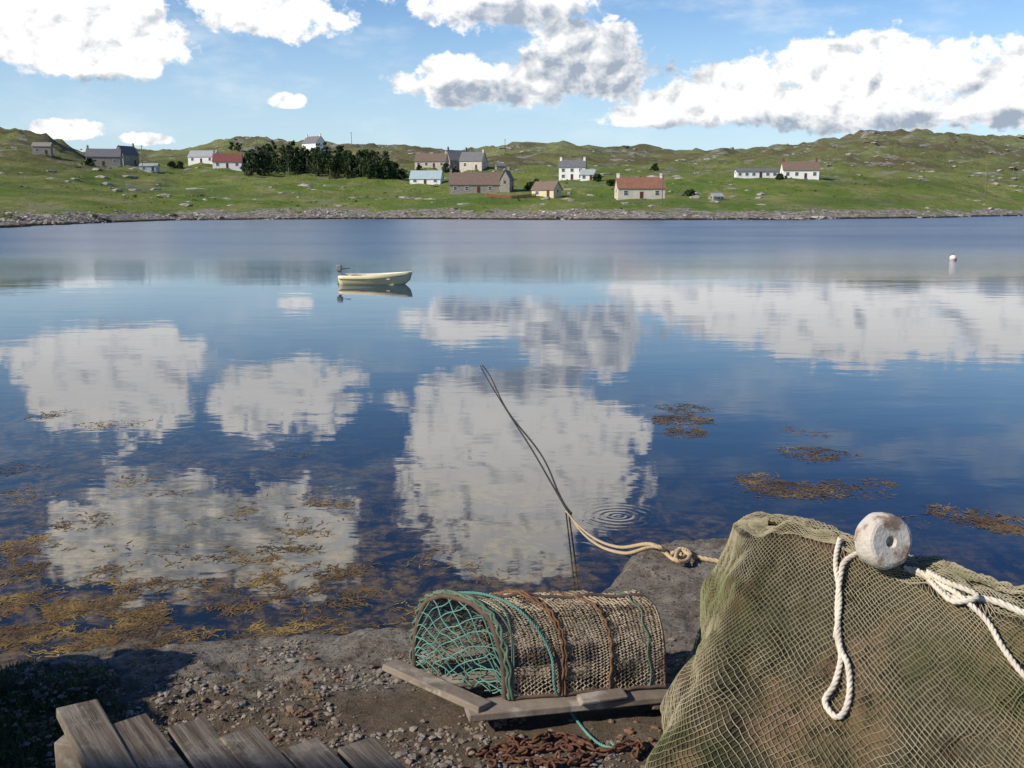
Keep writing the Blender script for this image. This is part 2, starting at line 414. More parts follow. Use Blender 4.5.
def fence(name,pxs,mat,step=3.0,h=1.1,rails=3,r=.03):
    pts=[hit(*q)[0] for q in pxs]; pts=[p for p in pts if p]
    e=empty(name); posts=[];rl=[[] for _ in range(rails)]
    for a_,b_ in zip(pts,pts[1:]):
        n=max(1,int((b_-a_).length/step))
        for i in range(n+1):
            q=a_.lerp(b_,i/n); z=hh(q.x,q.y)
            posts.append([(q.x,q.y,z-.3),(q.x,q.y,z+h)])
            for k in range(rails): rl[k].append((q.x,q.y-.05,z+h*(k+1)/rails-.06))
    tubes("posts",posts,.06,mat,e,1); tubes("rails",rl,r,mat,e,0)
fence("post_and_wire_fence",[(20,196),(150,192),(300,196),(420,196)],WD)
fence("post_and_wire_fence",[(690,204),(800,205),(900,203),(1015,200)],WD)
fence("post_and_wire_fence",[(560,204),(610,203),(670,205)],WD)
fence("post_and_wire_fence",[(820,186),(900,184),(1020,186)],WD)
fence("red_fence",[(487,197),(512,199),(536,197)],RED,1.2,1.0,4,.09)
# ---------------------------------------------------------------- distant trees
LF=pm("conifer_foliage",(.018,.036,.013),(.048,.075,.024),.5,.9,c3=(.075,.10,.032),s3=.25,t3=(.52,.7))
vs=[];fs=[];tr=[]
def tree(x,y,z,h,w):
    tr.append([(x,y,z-.4),(x,y,z+h*.75)])
    cl=[(Vector((x+random.gauss(0,w*.36),y+random.gauss(0,w*.36),z+h*(R()**.8)*.95)),w*U(.16,.42)) for _ in range(20)]
    for c,r in cl:
        f=1-.75*max(0,(c.z-z)/h-.3); c.x=x+(c.x-x)*f; c.y=y+(c.y-y)*f; r*=f
        for k in range(34):
            d=Vector((random.gauss(0,1),random.gauss(0,1),random.gauss(0,.8))).normalized()*r*U(.5,1.2)
            q=c+d; o=len(vs); s_=U(.2,.48)
            a_=Vector((U(-1,1),U(-1,1),U(-1,1))).normalized()*s_; b_=Vector((U(-1,1),U(-1,1),U(-1,1))).normalized()*s_
            vs.extend([q-a_,q+b_,q+a_,q-b_*.7]); fs.append((o,o+1,o+2,o+3))
for i in range(115):
    px=U(243,402); py=U(171,179)-(3 if px<330 else 0)
    hp=tab(px,[(240,18),(265,30),(300,27),(330,26),(365,25),(385,21),(400,10)])*U(.6,1.08)
    p,d=hit(px,py)
    if p: tree(p.x,p.y,hh(p.x,p.y),hp*d/F,U(2.4,4.2))
for px,py,hp in [(232,150,8),(238,152,10),(455,178,9),(445,172,8),(420,172,6),(530,190,7),(596,182,8),(655,170,6),(180,168,7),(172,168,6),(90,166,7),(780,180,6),(415,180,8),(536,186,6),(690,196,5),(612,186,5)]:
    p,d=hit(px,py)
    if p: tree(p.x,p.y,hh(p.x,p.y),hp*d/F,U(2,3))
o=mk("distant_trees",vs,fs,LF)
tubes("trunks",tr,.18,WD,o,1)
# ---------------------------------------------------------------- boat
YL=pm("cream_yellow_paint",(.88,.77,.42),(.83,.70,.36),2,.4,spec=.5)
IN=pm("boat_inside_paint",(.78,.74,.58),(.65,.6,.45),3,.6)
DK=pm("dark_rubber",(.03,.03,.032),(.06,.06,.06),8,.6)
MO=pm("outboard_grey",(.13,.14,.15),(.25,.26,.28),4,.4,spec=.5)
bp=onz(376,284,0); be=empty("rowing_boat",(bp.x,bp.y,0),-.10)
LB=3.15; secs=[]; NS=16;NP=7
for i in range(NS+1):
    tt=i/NS; x=-LB/2+LB*tt
    hb=.60*(1+.18*math.sin(math.pi*min(1,tt*1.1)))*(1-max(0,(tt-.45)/.55)**2.3)
    kz=-.14+.5*max(0,(tt-.75)/.25)**2.2*.75; sz=.36+.20*tt**2.2+.03*(1-tt)
    row=[]
    for k in range(NP+1):
        s_=k/NP; row.append((x+.10*s_*tt**6,hb*min(1,s_**.42),kz+(sz-kz)*s_**1.2))
    secs.append(row)
vs=[];fs=[]
for row in secs:
    for p in row: vs.append(p)
    for p in row: vs.append((p[0],-p[1],p[2]))
W2=2*(NP+1)
for i in range(NS):
    for k in range(NP):
        a=i*W2+k; fs.append((a,a+W2,a+W2+1,a+1))
        a+=NP+1; fs.append((a,a+1,a+W2+1,a+W2))
for k in range(NP): fs.append((k,k+1,NP+1+k+1,NP+1+k))
o=mk("hull",vs,fs,YL,be,True); sd=o.modifiers.new('s','SOLIDIFY'); sd.thickness=.035; sd.offset=-1
g1=[secs[i][NP] for i in range(NS+1)]; g2_=[(p[0],-p[1],p[2]) for p in g1]
tubes("gunwale",[g1,g2_,[g1[0],g2_[0]]],.03,pm("gunwale_white",(.85,.83,.72),(.7,.66,.5),3,.6),be,2)
tubes("rubbing_strake",[[(p[0],p[1]*1.005,p[2]-.12) for p in g1],[(p[0],p[1]*1.005,p[2]-.12) for p in g2_]],.015,pm("strake_wood",(.5,.38,.18),(.35,.25,.13),3,.6),be,1)
boxes("thwarts",[(-1.25,0,.24,.5,1.1,.04),(-.25,0,.22,.24,1.32,.04),(.65,0,.26,.24,1.12,.04)],IN,be,.01)
boxes("floor_boards",[(-.2,0,.0,2.2,.8,.03)],IN,be)
boxes("outboard_cowl",[(-1.70,0,.72,.26,.24,.30)],MO,be,.05); boxes("outboard_leg",[(-1.69,0,.30,.12,.09,.56),(-1.62,0,.42,.08,.24,.16),(-1.72,0,-.1,.2,.03,.3)],MO,be,.02)
tubes("tiller",[[(-1.60,0,.66),(-1.2,.03,.72)]],.022,DK,be,1)
boxes("fuel_tank",[(-1.05,.2,.33,.28,.2,.16)],RED,be,.03)
tubes("oars",[[(-.9,.35,.36),(1.1,.18,.48)],[(-.9,-.35,.36),(1.0,-.2,.47)]],.025,IN,be,1)
bp=onz(953,260,0); e=empty("mooring_buoy",(bp.x,bp.y,.10)); 
BU=pm("buoy_plastic",(.85,.76,.7),(.78,.62,.54),3,.5,spec=.5)
bm=bmesh.new(); bmesh.ops.create_uvsphere(bm,u_segments=20,v_segments=14,radius=.23); me=bpy.data.meshes.new("ball"); bm.to_mesh(me); obj("ball",me,BU,e,smooth=True)
tubes("band",[[(math.cos(a*.3142)*.232,math.sin(a*.3142)*.232,-.02) for a in range(20)]],.018,RED,e,1,True)
tubes("ring",[[(math.cos(a*.5236)*.05,0,.28+math.sin(a*.5236)*.05) for a in range(12)]],.012,DK,e,1,True)
# ---------------------------------------------------------------- foreground rock ledge
YE=[(-30,2.0),(-6,2.3),(-2.4,2.95),(-1.75,3.12),(-1.54,3.19),(-1.25,3.34),(-.97,3.44),(-.365,3.46),(.03,3.58),(.30,3.74),(.42,3.98),(.54,4.24),(.68,4.40),(.986,4.50),(1.3,4.2),(1.6,3.8),(2.0,3.3),(3,3.1),(8,2.6),(30,2.2)]
GT=2.1
def gz(x,y):
    ye=tab(x,YE)+.05*fbm(x,y,3,4,2.2)
    fl=ss(.35,.75,math.hypot((x-.1)*.8,y-2.9))*(1-.55*ss(.2,.5,x))
    z=GT+fl*(.05*fbm(x,y,1.1,3)+.0)+.014*fbm(x,y,7,4,4)+.007*fbm(x,y,26,3,8)
    cr=abs(fbm(x,y,2.3,3,6)); z-=.022*max(0,1-cr*9)*fl
    if fl<1: z=min(z,GT+.02+.03*fl)
    z-=.03
    dy=y-ye+.10
    if dy>0:
        z-= (1.0*dy*dy*4 if dy<.12 else .0576+(dy-.12)*2.6)
        z+=.05*fbm(x,y,3,4,12)*min(1,dy*4)
    return max(z,-1.2)
def axis(seg):
    o=[]
    for a,b_,st in seg:
        n=max(1,round((b_-a)/st)); o+=[a+(b_-a)*i/n for i in range(n)]
    o.append(seg[-1][1]); return o
xs=axis([(-30,-4,1.5),(-4,-2.2,.1),(-2.2,1.7,.0155),(1.7,4,.1),(4,30,1.5)])
ys=axis([(-25,-2,1.5),(-2,1.8,.15),(1.8,4.75,.0155),(4.75,7,.12)])
vs=[(x,y,gz(x,y)) for y in ys for x in xs]; nx=len(xs)
fs=[(j*nx+i,j*nx+i+1,(j+1)*nx+i+1,(j+1)*nx+i) for j in range(len(ys)-1) for i in range(nx-1)]
m,t,b,v=newmat("shore_rock")
s3=t.new('ShaderNodeSeparateXYZ'); t.l.new(v,s3.inputs[0]); X,Y=s3.outputs[0],s3.outputs[1]
c=t.mix(t.mr(t.noise(v,3.5,8,.7),.35,.65),(.26,.225,.18),(.37,.335,.275))
c=t.mix(t.m('MULTIPLY',t.mr(t.noise(v,11,8,.78),.46,.60),.85),c,(.14,.11,.08))
c=t.mix(t.m('MULTIPLY',t.mr(t.noise(v,6,6,.75,.3),.56,.66),.6),c,(.47,.44,.37))
c=t.mix(t.mr(t.noise(v,60,4,.8),.58,.68),c,(.54,.51,.44))
c=t.mix(t.mr(t.noise(v,65,3,.8),.47,.35),c,(.06,.046,.035))
soil=t.mr(t.m('ADD',Y,t.m('ADD',t.m('MULTIPLY',t.noise(v,2.6,6,.75),1.0),t.m('MULTIPLY',X,-.22))),3.72,3.48)
c=t.mix(t.m('MULTIPLY',soil,.75),c,t.mix(t.noise(v,40,6,.8),(.04,.027,.016),(.27,.195,.13)))
gm=t.m('MULTIPLY',t.mr(t.m('ADD',X,t.m('MULTIPLY',t.noise(v,5,5,.7),.7)),-.75,-1.0),t.mr(Y,3.1,2.85))
c=t.mix(gm,c,(.035,.05,.016))
t.put(b.inputs['Base Color'],c); b.inputs['Roughness'].default_value=.92; b.inputs['Specular IOR Level'].default_value=.2
hgt=t.m('ADD',t.noise(v,38,9,.82),t.m('MULTIPLY',t.noise(v,150,3,.7),.35))
bump(t,b,hgt,.026)
mk("rock_ledge",vs,fs,m,smooth=True)
L=[]
for i in range(15000):
    x=U(-1.9,1.0); y=U(2.2,3.45)
    if y>tab(x,YE)-.12: continue
    if fbm(x,y,2.2,4,31)<-.03+ss(2.85,3.35,y)*.25 and R()<.95: continue
    r=abs(random.gauss(0,.0038))+.0016
    if R()<.008: r*=2.2
    L.append((Vector((x,y,gz(x,y)+r*.2)),r*U(.9,1.9),r*U(.8,1.3),r*U(.4,.8)))
stones("gravel",L,pm("gravel_mat",(.11,.085,.065),(.36,.32,.26),14,.9,c3=(.19,.11,.065),s3=6),True)
GRM=pm("grass_mat",(.035,.06,.014),(.08,.11,.03),6,.8)
vs=[];fs=[]
for i in range(34000):
    x=U(-2.4,-.45); y=U(1.9,3.08)
    if y>tab(x,YE)-.10: continue
    if x>-1.15+.35*fbm(x,y,3,3,7)-max(0,(y-2.75))*.5 and R()<.95: continue
    z=gz(x,y); h=U(.006,.022); a=U(0,6.28); l=U(.0,.03); w_=.0018
    o=len(vs); cx,cy=math.cos(a),math.sin(a)
    vs+=[(x-cy*w_,y+cx*w_,z-.004),(x+cy*w_,y-cx*w_,z-.004),(x+cx*l*.4+cy*w_*.7,y+cy*l*.4-cx*w_*.7,z+h*.6),(x+cx*l*.4-cy*w_*.7,y+cy*l*.4+cx*w_*.7,z+h*.6),(x+cx*l,y+cy*l,z+h)]
    fs+=[(o,o+1,o+2,o+3),(o+3,o+2,o+4)]
mk("grass",vs,fs,GRM)
# ---------------------------------------------------------------- seaweed
SW=pm("seaweed_mat",(.20,.12,.028),(.07,.042,.014),2.2,.5,c3=(.30,.20,.05),s3=1.4,spec=.4)
vs=[];fs=[]
def frond(p,zb):
    a=U(0,6.28); L_=U(.05,.17); w_=U(.004,.013); q=Vector((p.x,p.y,zb+U(-.002,.007))); o=len(vs)
    for k in range(4):
        n=Vector((-math.sin(a),math.cos(a),U(-.15,.3)))*w_*(1.1-k*.28)
        vs.extend([q-n,q+n]); a+=U(-.9,.9); q=q+Vector((math.cos(a),math.sin(a),U(-.04,.03)))*L_/4
    for k in range(3): fs.append((o+2*k,o+2*k+1,o+2*k+3,o+2*k+2))
def patch(px,py,rx,n,cut=-.12):
    c=onz(px,py,0)
    se=U(0,50)
    for i in range(n):
        a=U(0,6.28); r=math.sqrt(R())*rx*(1+.8*noise.noise(Vector((math.cos(a)*1.2,math.sin(a)*1.2,se))))
        x=c.x+math.cos(a)*r*1.1; y=c.y+math.sin(a)*r
        if fbm(x,y,2.6,3,17)<cut: continue
        frond(Vector((x,y,0)),.0)
for q in [(684,408,.40,420),(684,420,.48,900),(688,432,.38,480),(662,420,.2,90),(815,452,.42,380),(822,458,.3,160),(765,482,.4,260),(795,490,.5,620),(835,490,.42,380),(880,484,.3,140),(755,478,.22,80),(775,492,.3,180),
          (1005,522,.38,400),(940,512,.3,200),(1018,528,.33,260),(965,518,.25,100),(985,524,.25,120),(795,430,.22,50),(820,435,.18,50),(100,425,.4,160),(50,415,.32,180),(140,480,.3,110),(290,455,.3,30),(130,424,.3,70),
          (5,470,.35,150),(15,495,.35,140),(905,520,.2,30),(440,560,.3,60),(480,575,.3,50)]: patch(*q,cut=-.4)
for i in range(430):
    px=U(-60,440); py=U(485,652)
    dens_=ss(460,650,py)*(1-px/660)
    c=onz(px,py,0)
    if fbm(c.x,c.y,.6,3,3)+dens_*.7<.18: continue
    patch(px,py,U(.10,.38),int(U(20,80)*(.45+dens_)),cut=-.02)
for i in range(24): patch(U(-40,150),U(605,652),U(.25,.45),150,cut=-.05)
mk("seaweed",vs,fs,SW)
# ---------------------------------------------------------------- mooring ropes
TAN=pm("tan_rope",(.55,.43,.26),(.40,.30,.18),30,.9,.001,200)
DKR=pm("wet_rope",(.03,.025,.02),(.06,.05,.04),20,.7)
WRP=pm("old_white_rope",(.72,.67,.57),(.54,.49,.39),30,.9,.001,200)
me_=empty("mooring_rope")
fl_=catmull([onz(a_,b_,.006) for a_,b_ in [(480,365),(490,383),(508,412),(530,446),(551,482),(569,513)]],6)
tubes("floating_line",[fl_,[p+Vector((.05+.04*math.sin(i*.4),0,0)) for i,p in enumerate(fl_)]],.010,DKR,me_,1)
K=onz(569,513,.01); K2=onz(566,511,.01)
def gp(px,py,o=.012):
    p=onz(px,py,GT); p=onz(px,py,gz(p.x,p.y)+o); return p
rope("shore_rope",[K,aty(580,530,9.6),aty(598,545,7.3),aty(624,553,5.6),gp(652,546),gp(668,552),gp(690,556),gp(722,562),gp(745,566)],.011,TAN,me_)
rope("shore_rope_b",[K2,aty(577,524,9.6),aty(594,538,7.3),aty(618,547,5.6),gp(648,544),gp(662,550),gp(676,560),gp(688,552),gp(680,549),gp(672,557)],.0095,TAN,me_)
rope("coil",[gp(672,556,.02),gp(680,549,.03),gp(690,553,.03),gp(686,561,.03),gp(676,560,.03),gp(680,550,.04),gp(692,556,.03)],.010,TAN,me_)
# ---------------------------------------------------------------- lobster creel
TWN=pm("creel_twine",(.46,.39,.28),(.24,.19,.13),14,.9,c3=(.10,.08,.06),s3=9,t3=(.49,.62))
TEAL=pm("teal_twine",(.09,.25,.20),(.15,.34,.28),14,.8)
TEALD=pm("green_twine",(.07,.13,.09),(.14,.20,.14),14,.8)
ORG=pm("orange_brown_rope",(.22,.12,.065),(.12,.07,.04),30,.9)
IRON=pm("creel_frame",(.08,.06,.05),(.16,.1,.07),20,.8)
WOOD=pm("weathered_wood",(.28,.23,.18),(.16,.13,.10),6,.85,.003,30,stretch=(1,1,1),c3=(.36,.32,.27),s3=9)
ZB=2.155
ce=empty("lobster_creel")
FL=Vector((-.015,2.742,ZB));FR=Vector((.465,2.82,ZB));BL=Vector((-.315,2.95,ZB));BRr=Vector((.36,3.08,ZB))
def cs(u,v,off=0,sag=.035):
    f=FL.lerp(FR,u); g=BL.lerp(BRr,u); c=(f+g)/2; h=(f-g)/2
    ph=math.pi*v; cx=math.cos(ph); sx_=math.sin(ph)
    kx=math.copysign(abs(cx)**.72,cx); kz=max(0,sx_)**.80
    sg=1-sag*abs(math.sin(u*3*math.pi))*1.0
    hl=h.length; CHh=.280-.042*u
    return c+h*kx*(sg+off/hl)+Vector((0,0,1))*(CHh*kz*sg+off*kz)+Vector((0,0,.010*noise.noise(Vector((u*9,v*9,1)))))
paths=[];NC=44;NV=80
for i in range(NC+1):
    sgn=1 if i%2 else -1; p=[]
    for k in range(NV*2+1):
        v_=k/(NV*2); uu=(i+.42*sgn*(1 if k%2 else -1)*.9)/NC
        uu+= .020*noise.noise(Vector((i*.12,v_*4,5)))+.006*noise.noise(Vector((i*.9,v_*14,8)))
        p.append(cs(min(1,max(0,uu)),v_,random.gauss(0,.0014)))
    paths.append(p)
tubes("side_netting",paths,.0029,TWN,ce,0)
tubes("bows",[[cs(u_,k/30,-.008) for k in range(31)] for u_ in (0,.34,.67,1)],.009,IRON,ce,2)
tubes("rim_rope",[[cs(.0+.008*math.sin(k*1.7),k/60,.004+.004*math.cos(k*1.7)) for k in range(61)],[cs(.012+.01*math.cos(k*1.3),k/60,.008) for k in range(61)]],.005,TEALD,ce,1)
tubes("lashings",[[cs(u_+.03*math.sin(k*.12)+.004*math.sin(k*1.9),k/60,.006+.003*math.cos(k*1.9)) for k in range(61)] for u_ in (.33,.35,.635)],.0042,ORG,ce,1)
tubes("edge_ropes",[[cs(k/20,0.0,.004) for k in range(21)],[cs(k/20,1.0,.004) for k in range(21)],[cs(k/20,.5,.004) for k in range(21)]],.006,IRON,ce,1)
tubes("teal_wraps",[[cs(.02+.16*abs(math.sin(v0_*3+j))*v0_,v0_*.6,.007) for v0_ in [k/50 for k in range(51)]] for j in range(2)]+[[cs(.9+.01*math.sin(k),k/40,.006) for k in range(41)]],.0026,TEALD,ce,1)
def endp(uu,a,b_,bulge):
    f=FL.lerp(FR,uu); g=BL.lerp(BRr,uu); c=(f+g)/2; h=(f-g)/2
    n=Vector((-.75,-.6,0)) if uu<.5 else Vector((.9,.3,0))
    ph=math.acos(max(-1,min(1,math.copysign(abs(a)**(1/.72),a)))); top=(.280-.042*uu)*math.sin(ph)**.80
    return c+h*a+Vector((0,0,top*b_))+n*bulge*(1-a*a)*math.sin(math.pi*min(1,b_))
def endnet(uu,mat,nm,nn,r,bulge):
    P=[]
    for k in range(-nn,nn*2+1):
        for sgn in (1,-1):
            p=[]
            for i in range(41):
                a=-.985+1.97*i/40; b_=(k/nn)+sgn*(a*.5+.5)*1.0
                b_+=.10*noise.noise(Vector((a*3,k*.6,sgn)))
                if 0<=b_<=1: p.append(endp(uu,a+.07*noise.noise(Vector((k*.7,a*5,2))),b_,bulge))
            if len(p)>1: P.append(p)
    tubes(nm,P,r,mat,ce,1)
endnet(0.0,TEAL,"end_net",6,.0020,.035); endnet(1.0,TWN,"back_end_net",9,.0025,.02)
endnet(0.0,TEALD,"end_net_inner",5,.0020,-.09)
tubes("funnel_ring",[[ (cs(.45,.5)-Vector((0,0,.15)))+Vector((math.cos(a*.3142)*.03,math.cos(a*.3142)*.05,math.sin(a*.3142)*.06)) for a in range(20)]],.006,IRON,ce,1,True)
ax=(FR-FL).normalized(); pr=Vector((-ax.y,ax.x,0))
M=Matrix((ax,pr,Vector((0,0,1)))).transposed()
def bb(c,l,w_,h,rot=0): 
    MM=M@Matrix.Rotation(rot,3,'Z'); return (c.x,c.y,c.z,l,w_,h,MM)
boxes("base_boards",[bb(Vector((.21,2.765,2.135)),.70,.085,.022,.02),bb(Vector((.05,3.12,2.133)),.75,.08,.022,.05),bb(Vector((.08,2.95,2.133)),.7,.06,.02,.05)],WOOD,ce,.004,.003)
d=(Vector((-.40,2.97,0))-Vector((-.09,2.70,0))); an=math.atan2(d.y,d.x)-math.atan2(ax.y,ax.x)
boxes("base_crosspieces",[bb(Vector((-.235,2.83,2.152)),.42,.06,.022,an),bb(Vector((.42,2.98,2.112)),.42,.06,.02,math.pi/2)],WOOD,ce,.004,.003)
boxes("driftwood_block",[bb(Vector((.27,2.745,2.158)),.15,.05,.022,.08)],WOOD,ce,.007,.006)
tp=[cs(.06,.62,.012),cs(.12,.5,.014),cs(.17,.38,.014),cs(.23,.25,.014),cs(.27,.12,.016),cs(.27,.02,.02),gp(562,700,.06),gp(578,722,.012),gp(592,738),gp(604,746),gp(616,748),gp(611,742)]
rope("loose_teal_rope",tp,.0046,TEAL,ce)
# ---------------------------------------------------------------- rusty chain
RS=pm("rusty_iron",(.17,.08,.045),(.08,.04,.025),40,.9,.001,150)
P=[]
cst=[(470,756),(500,748),(530,752),(560,748),(585,756),(560,764),(530,762),(505,758),(540,740),(560,734),(600,752),(625,748),(640,742),(636,760)]
pth=catmull([gp(a_,b_,.012) for a_,b_ in cst],16)
last=pth[0];n=0
for i in range(1,len(pth)):
    if (pth[i]-last).length>.020:
        c=(pth[i]+last)/2; T=(pth[i]-last).normalized(); N=Vector((-T.y,T.x,0)).normalized() if n%2 else Vector((T.x*.1,T.y*.1,1)).normalized()
        N=(N+Vector((U(-.4,.4),U(-.4,.4),U(-.4,.4)))).normalized(); c=c+Vector((U(-.008,.008),U(-.008,.008),U(0,.008)))
        P.append([c+T*(.017*math.cos(a*.5236))+N*(.010*math.sin(a*.5236)) for a in range(12)]); last=pth[i]; n+=1
for i in range(26):
    c=gp(U(480,590),U(735,768),U(.008,.02)); T=Vector((U(-1,1),U(-1,1),U(-.3,.3))).normalized(); N=T.cross(Vector((U(-1,1),U(-1,1),1))).normalized()
    P.append([c+T*(.017*math.cos(a*.5236))+N*(.010*math.sin(a*.5236)) for a in range(12)])
tubes("rusty_chain",P,.0038,RS,None,1,True)
# ---------------------------------------------------------------- slatted pallet
pe=empty("slatted_pallet")
l=Vector((.60,-.80,-.03)).normalized(); wv_=Vector((.98,-.17,-.05)).normalized(); nz=Vector((-.0,.06,1)).normalized()
xx=l; yy=nz.cross(xx).normalized(); zz_=xx.cross(yy); MP=Matrix((xx,yy,zz_)).transposed()
O=Vector((-1.08,2.27,2.365)); sl_=[]
for i in range(6):
    c=O+wv_*(.145*i)+l*(.42+U(-.025,.025))+Vector((0,0,U(-.008,.008)))
    sl_.append((c.x,c.y,c.z,.84,.094,.024,MP@Matrix.Rotation(U(-.03,.03),3,'Z')))
m,t,b,v=newmat("grey_wood")
rm=t.new('ShaderNodeMapping',vector_type='TEXTURE'); t.l.new(v,rm.inputs[0]); rm.inputs['Rotation'].default_value=(0,0,math.atan2(l.y,l.x)); rm.inputs['Scale'].default_value=(1,1,1)
gv=t.vscale(rm.outputs[0],(2.0,34,8))
gn=t.noise(gv,1.6,6,.7)
c=t.mix(t.mr(gn,.35,.65),(.085,.068,.05),(.21,.18,.14))
c=t.mix(t.m('MULTIPLY',t.mr(t.noise(v,9,5,.7),.5,.66),.7),c,(.29,.26,.21))
t.put(b.inputs['Base Color'],c); b.inputs['Roughness'].default_value=.9; b.inputs['Specular IOR Level'].default_value=.15
bump(t,b,gn,.006)
boxes("slats",sl_,m,pe,.004,.003)
br_=[]
MB=Matrix((wv_,Vector((0,0,1)).cross(wv_).normalized(),wv_.cross(Vector((0,0,1)).cross(wv_)).normalized())).transposed()
for k_ in (.10,.45,.80):
    c=O+wv_*.37+l*k_-Vector((0,0,.062)); br_.append((c.x,c.y,c.z,.86,.07,.09,MB))
for i_ in (0.0,.37,.72):
    for k_ in (.10,.80):
        c=O+wv_*i_+l*k_-Vector((0,0,.19)); br_.append((c.x,c.y,c.z,.08,.08,.17,MB))
boxes("bearers",br_,WOOD,pe,.004,.002)
# ---------------------------------------------------------------- net-covered heap
he=empty("net_covered_heap")
CT=[((.36,2.40),(.735,2.93,.52)),((.58,2.15),(.86,2.86,.54)),((.95,1.78),(1.08,2.68,.49)),((1.35,1.45),(1.3,2.48,.45)),((1.9,1.2),(1.7,2.2,.42)),((2.6,1.3),(2.1,2.0,.4)),
    ((2.7,2.3),(2.15,2.2,.4)),((2.0,2.9),(1.75,2.45,.42)),((1.5,3.1),(1.38,2.68,.46)),((1.15,3.3),(1.12,2.9,.5)),((.85,3.35),(.92,3.05,.54)),((.62,3.1),(.72,3.04,.53))]
NQ=40
Bl=catmull([(a[0],a[1],0) for a,_ in CT],NQ,True); Tl=catmull([b_ for _,b_ in CT],NQ,True); NL=len(Bl)
def resamp(N):
    L=[0]
    for i in range(NL):
        L.append(L[-1]+((Bl[(i+1)%NL]-Bl[i]).length+(Tl[(i+1)%NL]-Tl[i]).length)/2)
    o=[];j=0
    for i in range(N):
        s_=L[-1]*i/N
        while L[j+1]<s_: j+=1
        f=(s_-L[j])/(L[j+1]-L[j]); o.append((Bl[j].lerp(Bl[(j+1)%NL],f),Tl[j].lerp(Tl[(j+1)%NL],f)))
    return o
def hp(bt,s_,off):
    B_,T_=bt
    if s_>1:
        k=(s_-1)
        ax_=Vector((.80,2.98,.0)); bx_=Vector((2.05,2.1,0)); dd=bx_-ax_; q=Vector((T_.x,T_.y,0))-ax_
        tq=max(0,min(1,q.dot(dd)/dd.length_squared)); spn=ax_+dd*tq
        p=Vector((T_.x+(spn.x-T_.x)*k,T_.y+(spn.y-T_.y)*k,T_.z+.012*math.sin(k*1.5)))
        nn_=Vector((0,0,1))
    else:
        f=1-(1-s_)**1.55
        f=f*.8+s_*.2
        p=Vector((B_.x+(T_.x-B_.x)*f,B_.y+(T_.y-B_.y)*f,T_.z*s_))
        nn_=Vector((B_.x-T_.x,B_.y-T_.y,.15)).normalized()
    e=math.sin(math.pi*min(1,s_)*.9)
    q=Vector((p.x*2.6,p.y*2.6,p.z*2.2))
    d=.06*noise.noise(q)*e+.034*noise.fractal(Vector((p.x*7,p.y*7,p.z*2.5)),1,2,3)*(.3+e*.7)+.030*math.sin(p.x*26+p.z*6+2.5*noise.noise(q))*(1-s_ if s_<1 else 0)*.9
    d+=.026*abs(noise.noise(Vector((p.x*16,p.y*16,p.z*5+3))))
    if s_<1:
        zz=p.z/.17; fz=zz-math.floor(zz); d+=.022*ss(.0,.2,fz)*(1-ss(.75,1,fz))*ss(.4,.8,math.sin(p.x*3.2+1.1)+.6)
    return p+nn_*(d+off)+Vector((0,0,GT-.03))
def grid(N,MM,off):
    bt=resamp(N); vs=[]
    for j in range(MM+1):
        s_=1.22*j/MM
        s_= s_ if s_<=1 else 1+(s_-1)/.22
        for i in range(N): vs.append(hp(bt[i],s_,off))
    return vs
N_,M_=300,80
vs=grid(N_,M_,0)
fs=[(j*N_+i,j*N_+(i+1)%N_,(j+1)*N_+(i+1)%N_,(j+1)*N_+i) for j in range(M_) for i in range(N_)]
m,t,b,v=newmat("packed_net_mat")
c=t.mix(t.mr(t.noise(v,4,6,.7),.35,.65),(.060,.056,.032),(.115,.105,.065))
c=t.mix(t.m('MULTIPLY',t.mr(t.noise(v,2.2,3,.5),.46,.58),.8),c,(.25,.155,.09))
c=t.mix(t.m('MULTIPLY',t.mr(t.noise(t.vscale(v,(1,1,.5)),20,5,.7),.50,.66),.85),c,(.022,.020,.013))
t.put(b.inputs['Base Color'],c); b.inputs['Roughness'].default_value=.95; b.inputs['Specular IOR Level'].default_value=.1
bump(t,b,t.noise(v,70,5,.7),.016)
mk("bundled_nets",vs,fs,m,he,True)
bvh=BVHTree.FromPolygons(vs,fs)
m,t,b,v=newmat("fishing_net")
c=t.mix(t.mr(t.noise(v,5,5,.65),.3,.7),(.29,.26,.165),(.40,.36,.25))
c=t.mix(t.mr(t.noise(v,2.6,5,.65),.46,.60),c,(.21,.215,.11))
c=t.mix(t.m('MULTIPLY',t.mr(t.noise(v,7,6,.7),.54,.67),.7),c,(.11,.09,.055))
t.put(b.inputs['Base Color'],c); b.inputs['Roughness'].default_value=.9; b.inputs['Specular IOR Level'].default_value=.15
NETM=m
def diam(N,MM,off,th,nm,mat):
    vs=grid(N,MM,off); vs=[v_+Vector((random.gauss(0,.0007),random.gauss(0,.0007),random.gauss(0,.0007))) for v_ in vs]
    fs=[]
    for j in range(1,MM):
        for i in range(N):
            if (i+j)%2==0: fs.append(((j-1)*N+i,j*N+(i+1)%N,(j+1)*N+i,j*N+(i-1)%N))
    o=mk(nm,vs,fs,mat,he); w_=o.modifiers.new('w','WIREFRAME'); w_.thickness=th; w_.use_even_offset=False; w_.use_replace=True
diam(520,104,.008,.0033,"net_cover",NETM)
def onheap(px,py,o=.014):
    d=ray(px,py).normalized(); h=bvh.ray_cast(Vector((0,0,CH)),d)
    if h[0] is None: return None
    return h[0]+h[1].normalized()*o*(1 if h[1].dot(d)<0 else -1)
def hpath(L,o=.016):
    out_=[]; 
    for q in L:
        p=onheap(q[0],q[1],o)
        if p is None:
            for dy_ in range(2,60,3):
                p=onheap(q[0],q[1]+dy_,o)
                if p: break
        if p: out_.append(p)
    return out_
